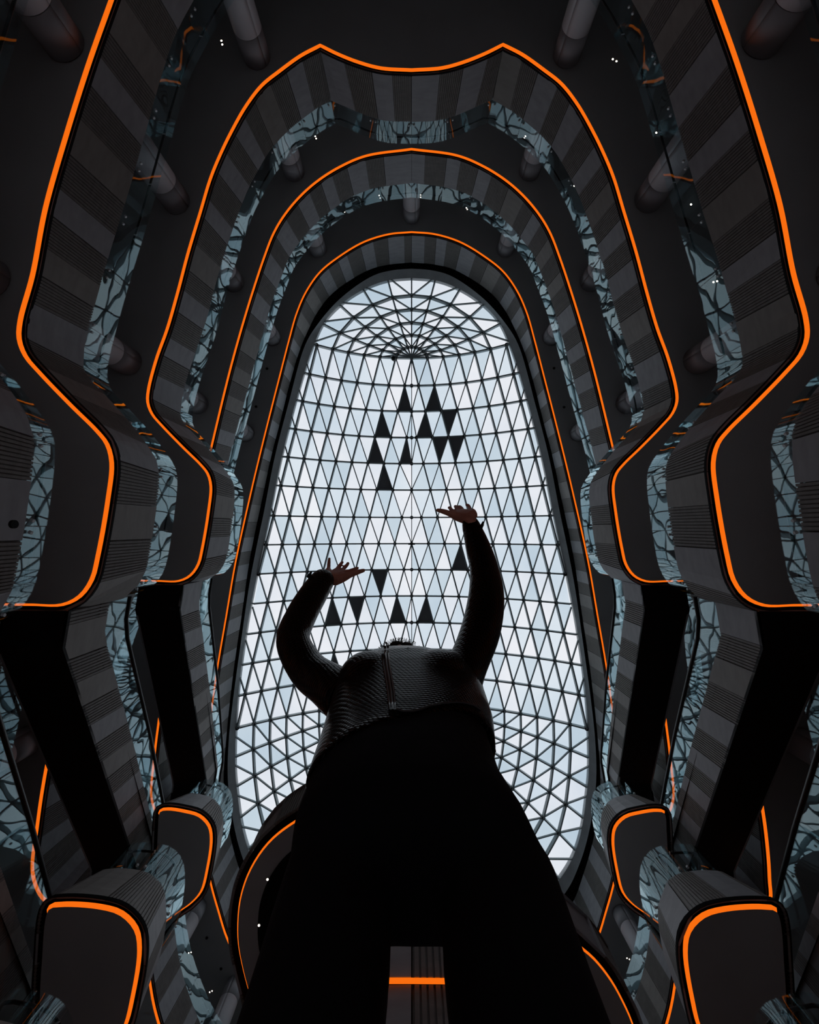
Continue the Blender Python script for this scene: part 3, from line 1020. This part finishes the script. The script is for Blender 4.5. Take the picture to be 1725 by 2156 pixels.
# ------------------------------------------------------------------ ceiling downlights, small fittings
def downlight(x, y, k, lab):
    z = HK[k]
    d = thing('downlight', lab, 'downlight', 'tiny ceiling downlights')
    mb = MB()
    mb.disc((x, y, z - 0.006), (0, 0, 1), 0.05, 0.012, 12)
    mb.build('trim_ring', M['black'], d)
    mb = MB()
    mb.disc((x, y, z - 0.014), (0, 0, 1), 0.030, 0.008, 12)
    mb.build('lens', M['lamp'], d)
DL = [(2, -6.3, -16.3, -6.27, -16.17, 'left of the notched end'), (2, 6.63, -15.6, 6.75, -15.53, 'right of the notched end'), (2, 8.0, -13.08, 8.11, -13.13, 'below the right notch shoulder'),
      (2, 9.07, -10.66, None, 0, 'single, on the right long side of the notched level'), (2, 9.72, -8.08, 9.84, -8.11, 'on the right by the landing corner'),
      (3, -4.21, -17.34, -4.17, -17.24, 'under the left notch point'), (3, 4.91, -17.22, 4.97, -17.31, 'under the right notch point'), (3, 7.06, -15.06, 7.18, -15.1, 'on the right shoulder of the round end'),
      (4, -1.76, -18.33, -1.71, -18.2, 'left of the middle column at the round end'), (4, -3.63, -17.41, None, 0, 'single, further left of the middle column'),
      (4, 0.49, -18.35, 0.49, -18.22, 'just right of the middle column'), (4, 2.97, -17.62, 3.02, -17.54, 'further right of the middle column'),
      (4, -11.3, 21.23, -11.18, 21.2, 'low on the left between two columns'), (4, -10.2, 23.13, -10.08, 23.07, 'lowest on the left by the bottom edge'), (4, 10.86, 21.4, 10.98, 21.45, 'low on the right beside a column')]
for n, (k, x0, y0, x1, y1, wh) in enumerate(DL):
    if x1 is None:
        downlight(x0, y0, k, 'tiny lit downlight %s' % wh)
    else:
        up = y0 <= y1
        downlight(x0, y0, k, 'tiny lit downlight %s, %s of the pair' % (wh, 'upper' if up else 'lower'))
        downlight(x1, y1, k, 'tiny lit downlight %s, %s of the pair' % (wh, 'lower' if up else 'upper'))
for x, y, lab in ((-2.93, 7.02, 'upper'), (-3.09, 7.92, 'lower')):
    d = thing('downlight', 'tiny lit downlight under the bridge platform, %s of the two' % lab, 'downlight')
    mb = MB()
    mb.disc((x, y, bz - 0.035), (0, 0, 1), 0.035, 0.012, 12)
    mb.build('trim_ring', M['rail'], d)
    mb = MB()
    mb.disc((x, y, bz - 0.043), (0, 0, 1), 0.022, 0.008, 12)
    mb.build('lens', M['lamp'], d)

f = thing('wall_speaker', 'small dark round speaker set in the striped landing panel at the left edge', 'speaker')
mb = MB()
mb.disc((-6.10, -0.14, CAM_Z + 7.25), (1, 0, -0.1), 0.065, 0.05, 16)
mb.build('speaker_face', M['truss'], f)
for x, y, k, wh in ((-7.74, -8.8, 4, 'upper one on the left long side'), (-8.3, -6.75, 4, 'lower one on the left long side'), (7.6, -8.8, 4, 'upper one on the right long side'), (8.1, -6.7, 4, 'lower one on the right long side'),
                    (-10.4, 20.5, 4, 'upper one low on the left'), (-9.65, 22.0, 4, 'lower one low on the left')):
    f = thing('smoke_detector', 'tiny black smoke detector under the top level, %s' % wh, 'detector', 'smoke detectors on the soffit')
    mb = MB()
    mb.tube([(x, y, HK[k] - 0.001), (x, y, HK[k] - 0.03), (x, y, HK[k] - 0.06)], [0.07, 0.065, 0.04], 12)
    mb.build('detector_head', M['truss'], f)

# ------------------------------------------------------------------ the person standing over the lens
def seen(px, py, h):
    """point h metres above the lens on the line of sight through a place in the photograph"""
    d = xw * 0
    c_ = ((px - 862.5) / 1000, (py - 1078) / 1000, 1.0)
    v = Vector((xw.dot(c_), yw.dot(c_), zc.dot(c_)))
    return Vector((v.x * h / v.z, v.y * h / v.z, h + CAM_Z))

def limb(mb, pts, n=16):
    """rounded limb through (point, radius) pairs, smoothed"""
    P_ = [(*p, r, 0) for p, r in pts]
    out = []
    for i in range(len(P_) - 1):
        p1, p2 = P_[i], P_[i + 1]
        p0 = P_[i - 1] if i else [2 * a - b_ for a, b_ in zip(p1, p2)]
        p3 = P_[i + 2] if i < len(P_) - 2 else [2 * b_ - a for a, b_ in zip(p1, p2)]
        m_ = 5
        for k in range(m_):
            t = k / m_
            out.append([0.5 * (2 * p1[d] + (p2[d] - p0[d]) * t + (2 * p0[d] - 5 * p1[d] + 4 * p2[d] - p3[d]) * t * t + (3 * p1[d] - p0[d] - 3 * p2[d] + p3[d]) * t ** 3) for d in range(4)])
    out.append(list(P_[-1][:4]))
    # round both ends
    a, b_ = Vector(out[0][:3]), Vector(out[1][:3])
    ra = out[0][3]
    d = (a - b_).normalized()
    head = [[*(a + d * ra * 0.92), ra * 0.3], [*(a + d * ra * 0.6), ra * 0.78]]
    a, b_ = Vector(out[-1][:3]), Vector(out[-2][:3])
    rb_ = out[-1][3]
    d = (a - b_).normalized()
    tail = [[*(a + d * rb_ * 0.6), rb_ * 0.78], [*(a + d * rb_ * 0.92), rb_ * 0.3]]
    out = head + out + tail
    mb.tube([o[:3] for o in out], [o[3] for o in out], n)

def rings(mb, rs_, n=28, hem=None):
    """stacked ellipses: (z above the lens, cx, cy, rx, ry); hem(angle) lowers the bottom ring locally"""
    vs, fs = [], []
    for j, (z, cx, cy, rx, ry) in enumerate(rs_):
        for k in range(n):
            a = 2 * math.pi * k / n
            dz = hem(a) if hem and j == 0 else 0
            e = 0.86
            ca, sa = math.cos(a), math.sin(a)
            vs.append((cx + rx * math.copysign(abs(ca) ** e, ca), cy + ry * math.copysign(abs(sa) ** e, sa), z + CAM_Z + dz))
    for j in range(len(rs_) - 1):
        for k in range(n):
            l = (k + 1) % n
            fs.append((j * n + k, j * n + l, (j + 1) * n + l, (j + 1) * n + k))
    fs.append(tuple(reversed(range(n))))
    fs.append(tuple((len(rs_) - 1) * n + k for k in range(n)))
    mb.add(vs, fs)

def fuse(name, mb, vox, m, parent, smooth_it=6, keep=None):
    """melt overlapping closed shapes into one continuous skin"""
    o = mb.build(name, m)
    md = o.modifiers.new('fuse', 'REMESH')
    md.mode = 'VOXEL'
    md.voxel_size = vox
    sm = o.modifiers.new('soften', 'SMOOTH')
    sm.factor = 0.5
    sm.iterations = smooth_it
    dg = bpy.context.evaluated_depsgraph_get()
    dg.update()
    me = bpy.data.meshes.new_from_object(o.evaluated_get(dg))
    old = o.data
    o.modifiers.clear()
    o.data = me
    bpy.data.meshes.remove(old)
    me.name = name
    if not me.materials:
        me.materials.append(m)
    me.polygons.foreach_set('use_smooth', [True] * len(me.polygons))
    o.parent = parent
    return o

def quilt(name, col):
    """glossy black knit of braided rows, as fine relief"""
    m = mat(name, col, 0.2, 0.22)
    t = m.node_tree
    b = t.nodes['Principled BSDF']
    tx = t.nodes.new('ShaderNodeTexCoord')
    sp = t.nodes.new('ShaderNodeSeparateXYZ')
    t.links.new(tx.outputs['Object'], sp.inputs['Vector'])
    def ma(op, a, b_=None):
        n = t.nodes.new('ShaderNodeMath')
        n.operation = op
        for i, v in enumerate((a, b_)):
            if v is None:
                continue
            if isinstance(v, (int, float)):
                n.inputs[i].default_value = v
            else:
                t.links.new(v, n.inputs[i])
        return n.outputs[0]
    x, y, z = sp.outputs
    sag = ma('MULTIPLY', ma('MULTIPLY', x, x), 0.5)
    r = ma('MULTIPLY', ma('ADD', z, sag), 118.0)
    fz = ma('FRACT', r)
    row = ma('FLOOR', r)
    u = ma('ADD', ma('ADD', ma('MULTIPLY', ma('ADD', x, ma('MULTIPLY', y, 0.35)), 92.0), ma('MULTIPLY', row, 0.5)), ma('MULTIPLY', fz, 0.55))
    fx = ma('FRACT', u)
    def hump(f):
        a = ma('SUBTRACT', ma('MULTIPLY', f, 2.0), 1.0)
        return ma('SUBTRACT', 1.0, ma('MULTIPLY', a, a))
    h = ma('POWER', ma('MULTIPLY', hump(fz), hump(fx)), 0.6)
    bp = t.nodes.new('ShaderNodeBump')
    bp.inputs['Strength'].default_value = 1.0
    bp.inputs['Distance'].default_value = 0.014
    t.links.new(h, bp.inputs['Height'])
    t.links.new(bp.outputs['Normal'], b.inputs['Normal'])
    return m

M['skin'] = mat('brown_skin', (0.55, 0.21, 0.145), 0.5, 0.35, noise=0.12, nscale=40, bump=0.15)
M['knit'] = quilt('black_braided_jacket', (0.004, 0.004, 0.005))
M['cloth'] = mat('black_trouser_cloth', (0.010, 0.012, 0.015), 0.9, 0.1, bump=0.3, nscale=14)
M['zip'] = mat('black_zip', (0.015, 0.015, 0.017), 0.22, 0.7)
M['hair'] = mat('black_hair', (0.006, 0.006, 0.007), 0.6, 0.3)
M['eye'] = mat('eye_white', (0.6, 0.6, 0.58), 0.3, 0.5)
M['shoe'] = mat('black_shoe', (0.012, 0.012, 0.012), 0.4, 0.4)

man = thing('person', 'person in black braided jacket and black trousers reaching both open hands up', 'person')
LARM = [(725, 1465, 1.40, .075), (690, 1441, 1.45, .066), (648, 1409, 1.53, .061), (617, 1349, 1.62, .057), (633, 1299, 1.70, .056), (657, 1256, 1.77, .054), (679, 1222, 1.83, .048)]
RARM = [(962, 1440, 1.40, .075), (985, 1398, 1.46, .062), (1012, 1328, 1.55, .065), (1024, 1258, 1.62, .062), (1020, 1200, 1.68, .052), (1006, 1150, 1.73, .046), (991, 1103, 1.78, .034)]
TORSO = [(1.00, -.011, .500, .195, .122), (1.08, -.011, .492, .200, .124), (1.18, -.005, .472, .206, .125), (1.28, -.006, .452, .205, .124), (1.35, -.01, .440, .196, .120), (1.41, -.022, .432, .165, .105), (1.455, -.035, .430, .105, .075)]
def hem(a):
    x = math.cos(a)
    return (-0.09 * max(0, -x) + 0.11 * max(0, x)) * (1 if math.sin(a) < 0.3 else 0.4) + 0.012 * max(0, -math.sin(a))

# skin: one continuous body
bd = MB()
rings(bd, [(z, cx, cy, rx - .022, ry - .022) for z, cx, cy, rx, ry in TORSO[:-1]] + [(1.47, -.037, .435, .06, .055), (1.53, -.040, .445, .054, .056)])
for arm in (LARM, RARM):
    limb(bd, [(seen(a, b_, h), r * 0.72) for a, b_, h, r in arm])
rings(bd, [(0.83, .005, .53, .15, .075), (0.90, .0, .52, .165, .09), (1.0, -.01, .50, .16, .09)])
for sx, x0, x1 in ((-1, -.115, -.17), (1, .138, .20)):
    limb(bd, [((x0 * .8, .545, .85 + CAM_Z), .062), ((x0, .575, .74 + CAM_Z), .072), ((x0 * 1.05, .61, .55 + CAM_Z), .066), ((x0 * 1.2, .65, .38 + CAM_Z), .054), ((x1, .69, .2 + CAM_Z), .052), ((x1, .72, -.02 + CAM_Z), .038)])
# head: skull, jaw, nose, brow, ears, on the neck
HC = Vector((-.040, .480, 1.612 + CAM_Z))
def egg(mb, c, r, n=18):
    vs, fs = [], []
    for i in range(1, n):
        th = math.pi * i / n
        for k in range(2 * n):
            ph = math.pi * k / n
            vs.append((c[0] + r[0] * math.sin(th) * math.cos(ph), c[1] + r[1] * math.sin(th) * math.sin(ph), c[2] + r[2] * math.cos(th)))
    m_ = 2 * n
    for i in range(n - 2):
        for k in range(m_):
            l = (k + 1) % m_
            fs.append((i * m_ + k, (i + 1) * m_ + k, (i + 1) * m_ + l, i * m_ + l))
    fs.append(tuple(range(m_)))
    fs.append(tuple((n - 2) * m_ + k for k in reversed(range(m_))))
    mb.add(vs, fs)
egg(bd, HC + Vector((0, .012, .022)), (.074, .092, .092))
egg(bd, HC + Vector((0, -.028, -.052)), (.055, .058, .066))
egg(bd, HC + Vector((0, -.093, -.022)), (.014, .020, .016), 10)
limb(bd, [(HC + Vector((0, -.078, .018)), .010), (HC + Vector((0, -.094, -.015)), .012)], 8)
limb(bd, [(HC + Vector((-.040, -.068, .024)), .011), (HC + Vector((0, -.078, .028)), .011), (HC + Vector((.040, -.068, .024)), .011)], 8)
limb(bd, [(HC + Vector((-.022, -.078, -.060)), .008), (HC + Vector((0, -.084, -.058)), .009), (HC + Vector((.022, -.078, -.060)), .008)], 8)
limb(bd, [(HC + Vector((-.020, -.076, -.074)), .008), (HC + Vector((0, -.082, -.075)), .009), (HC + Vector((.020, -.076, -.074)), .008)], 8)
for sx in (-1, 1):
    egg(bd, HC + Vector((sx * .077, .008, -.010)), (.010, .020, .030), 10)
def hand(wr, palm, fingers, thumb):
    limb(bd, [(seen(*p), r) for *p, r in wr], 14)
    for ray in palm:
        limb(bd, [(seen(*p), r) for *p, r in ray], 12)
    for f in fingers:
        limb(bd, [(seen(*p), r) for *p, r in f], 10)
    limb(bd, [(seen(*p), r) for *p, r in thumb], 12)
# image left hand: palm up, fingers rising away, thumb to the right
hand([(676, 1228, 1.80, .027), (690, 1219, 1.85, .027)],
     [[(690, 1215, 1.85, .021), (690, 1206, 1.89, .017), (692, 1198, 1.92, .0095)], [(694, 1216, 1.86, .021), (700, 1209, 1.89, .016), (708, 1200, 1.925, .0095)],
      [(700, 1218, 1.86, .021), (709, 1210, 1.89, .016), (720, 1201, 1.93, .0095)], [(704, 1219, 1.86, .021), (718, 1211, 1.89, .016), (731, 1203, 1.925, .0095)]],
     [[(692, 1199, 1.915, .0088), (692.5, 1190, 1.945, .0080), (693, 1182, 1.97, .0074), (693.5, 1176, 1.985, .0064)],
      [(708, 1201, 1.92, .0090), (713, 1194, 1.955, .0084), (718, 1187.5, 1.98, .0078), (721, 1183.5, 2.0, .0068)],
      [(720, 1202, 1.925, .0090), (725, 1196, 1.96, .0086), (730.5, 1190, 1.985, .0080), (733, 1186, 2.005, .0070)],
      [(731, 1204, 1.92, .0090), (740, 1201, 1.95, .0086), (748, 1198, 1.97, .0080), (753, 1196, 1.985, .0070)]],
     [(706, 1221, 1.86, .023), (722, 1216, 1.875, .019), (738, 1210, 1.885, .0125), (752, 1205, 1.89, .0108), (766, 1201, 1.89, .0078)])
# image right hand: palm up, fingers foreshortened, thumb to the left
hand([(992, 1101, 1.765, .0245), (986, 1091, 1.80, .0255)],
     [[(995, 1085, 1.81, .020), (994, 1079, 1.84, .017), (989, 1073, 1.865, .0095)], [(988, 1086, 1.81, .020), (982, 1080, 1.84, .016), (975, 1076, 1.87, .0095)],
      [(982, 1087, 1.81, .020), (974, 1081, 1.84, .016), (964, 1077, 1.87, .0095)], [(977, 1088, 1.81, .020), (966, 1083, 1.84, .016), (954, 1078, 1.865, .0095)]],
     [[(990, 1074, 1.86, .0088), (988.5, 1068, 1.895, .0080), (985.5, 1064, 1.915, .0074), (982.5, 1063, 1.93, .0064)],
      [(976, 1077, 1.865, .0090), (972.5, 1071, 1.905, .0084), (969, 1067.5, 1.93, .0078), (966.5, 1067, 1.945, .0068)],
      [(964, 1078, 1.865, .0090), (962, 1071.5, 1.905, .0086), (960, 1067, 1.935, .0080), (958.5, 1066.5, 1.95, .0070)],
      [(954, 1079, 1.86, .0090), (950, 1073, 1.895, .0084), (947.5, 1069.5, 1.92, .0078), (946, 1069, 1.935, .0068)]],
     [(978, 1091, 1.80, .022), (962, 1087, 1.82, .018), (946, 1081, 1.83, .012), (934, 1077, 1.835, .0105), (922, 1074, 1.84, .0078)])
body = fuse('body', bd, 0.0038, M['skin'], man, 3)

jk = MB()
rings(jk, TORSO, 36, hem)
for arm in (LARM, RARM):
    limb(jk, [(seen(a, b_, h), r) for a, b_, h, r in arm], 18)
# chest and shoulder fullness, collar
egg(jk, Vector((-.115, .395, 1.31 + CAM_Z)), (.085, .075, .085), 12)
egg(jk, Vector((.075, .385, 1.31 + CAM_Z)), (.085, .070, .085), 12)
egg(jk, Vector((-.035, .385, 1.345 + CAM_Z)), (.062, .062, .060), 12)
jacket = fuse('jacket', jk, 0.010, M['knit'], man, 5)

tr_ = MB()
rings(tr_, [(0.765, .012, .55, .19, .098), (0.80, .008, .54, .208, .112), (0.85, -.001, .525, .206, .122), (0.95, -.012, .503, .190, .115), (1.08, -.010, .490, .186, .112), (1.22, -.005, .468, .180, .105)], 32)
for x0, x1, x2, r0 in ((-.120, -.150, -.185, .092), (.140, .172, .215, .098)):
    limb(tr_, [((x0, .565, .80 + CAM_Z), r0 - .004), ((x0, .595, .64 + CAM_Z), r0 - .001), ((x0 * 1.08, .62, .50 + CAM_Z), r0 - .006), ((x1, .66, .30 + CAM_Z), .078), ((x2, .70, .10 + CAM_Z), .072), ((x2, .725, -.03 + CAM_Z), .070)], 20)
trousers = fuse('trousers', tr_, 0.010, M['cloth'], man, 5)

hb = MB()
rh = random.Random(11)
egg(hb, HC + Vector((0, .004, .058)), (.084, .094, .084), 14)
for i in range(150):
    a, e_ = rh.uniform(0, 6.283), rh.uniform(-0.1, 1.5)
    d = Vector((math.cos(a) * math.cos(e_), math.sin(a) * math.cos(e_), math.sin(e_)))
    if d.y < -0.45 and d.z < 0.05:
        continue
    p = HC + Vector((0, .004, .058)) + Vector((d.x * .084, d.y * .094, d.z * .084))
    egg(hb, p, (rh.uniform(.010, .018),) * 3, 6)
hair = hb.build('hair', M['hair'], man, True)
cl = MB()
for i in range(900):
    a, e_ = rh.uniform(0, 6.283), rh.uniform(0.0, 1.5)
    d = Vector((math.cos(a) * math.cos(e_), math.sin(a) * math.cos(e_), math.sin(e_)))
    p = HC + Vector((0, .004, .058)) + Vector((d.x * .092, d.y * .102, d.z * .094))
    q = d.orthogonal().normalized()
    w_ = d.cross(q)
    t0 = rh.uniform(0, 6.28)
    cl.tube([p + d * (.006 * k) + (q * math.cos(t0 + k * 1.1) + w_ * math.sin(t0 + k * 1.1)) * .004 for k in range(4)], .0009, 3)
o = cl.build('curls', M['hair'], hair)
o['kind'] = 'stuff'
for sx in (-1, 1):
    mb = MB()
    egg(mb, HC + Vector((sx * .031, -.066, .006)), (.013, .012, .010), 10)
    e1 = mb.build('eye', M['eye'], man, True)
    mb = MB()
    mb.disc(HC + Vector((sx * .031, -.078, .007)), (0, 1, 0), .006, .003, 12)
    mb.build('iris', M['hair'], e1)

# zip, hem piping and cuff tabs laid on the jacket along lines of sight
from mathutils.bvhtree import BVHTree
bv = BVHTree.FromPolygons([v.co for v in jacket.data.vertices], [tuple(p.vertices) for p in jacket.data.polygons])
eye = Vector((0, 0, CAM_Z))
def on_jacket(px, py):
    d = (seen(px, py, 1.0) - eye).normalized()
    hit, n, i, dist = bv.ray_cast(eye, d)
    return hit - d * 0.002 if hit is not None else None
def trail(name, pts, r, parent, m):
    P_ = [on_jacket(*p) for p in pts]
    P_ = [p for p in P_ if p is not None]
    if len(P_) > 2:
        mb = MB()
        mb.tube(P_, r, 6)
        return mb.build(name, m, parent, True)
zp = [(811, 1362), (812, 1378), (813, 1392), (815, 1406), (818, 1422), (821, 1440), (824, 1460), (826, 1480), (827, 1496)]
trail('zip', zp, .0042, man, M['zip'])
for dx in (-6, 6):
    trail('zip_edge', [(a + dx, b_) for a, b_ in zp], .0032, man, M['zip'])
trail('hem_piping', [(836, 1494), (850, 1498), (869, 1498), (885, 1494), (903, 1487), (930, 1481), (961, 1478), (980, 1480), (996, 1484), (1012, 1494)], .0032, man, M['zip'])
for p0, p1, h in (((648, 1216), (656, 1203), 1.80), ((1012, 1112), (1018, 1098), 1.75)):
    mb = MB()
    mb.tube([seen(*p0, h), seen((p0[0] + p1[0]) / 2 + 1, (p0[1] + p1[1]) / 2, h), seen(*p1, h)], [.007, .006, .003], 6)
    mb.build('cuff_tab', M['cloth'], man)
for x, d in ((-.185, -.02), (.215, .02)):
    mb = MB()
    zf = 0.0
    prof_ = [(-.19, .012, .050), (-.16, .030, .046), (-.08, .046, .052), (0.0, .040, .075), (.06, .038, .090), (.09, .030, .070)]
    vs, fs = [], []
    n = 14
    for (dy, rx, h) in prof_:
        for k in range(n):
            a = math.pi * k / (n - 1)
            vs.append((x + d * (dy / -.19) + rx * 1.05 * math.cos(a), .725 + dy, zf + h * max(0.0, math.sin(a)) ** 0.7))
    for j in range(len(prof_) - 1):
        for k in range(n - 1):
            fs.append((j * n + k, j * n + k + 1, (j + 1) * n + k + 1, (j + 1) * n + k))
        fs.append((j * n, (j + 1) * n, (j + 1) * n + n - 1, j * n + n - 1))
    fs.append(tuple(range(n)))
    fs.append(tuple((len(prof_) - 1) * n + k for k in reversed(range(n))))
    mb.add(vs, fs)
    mb.build('shoe', M['shoe'], man, True)
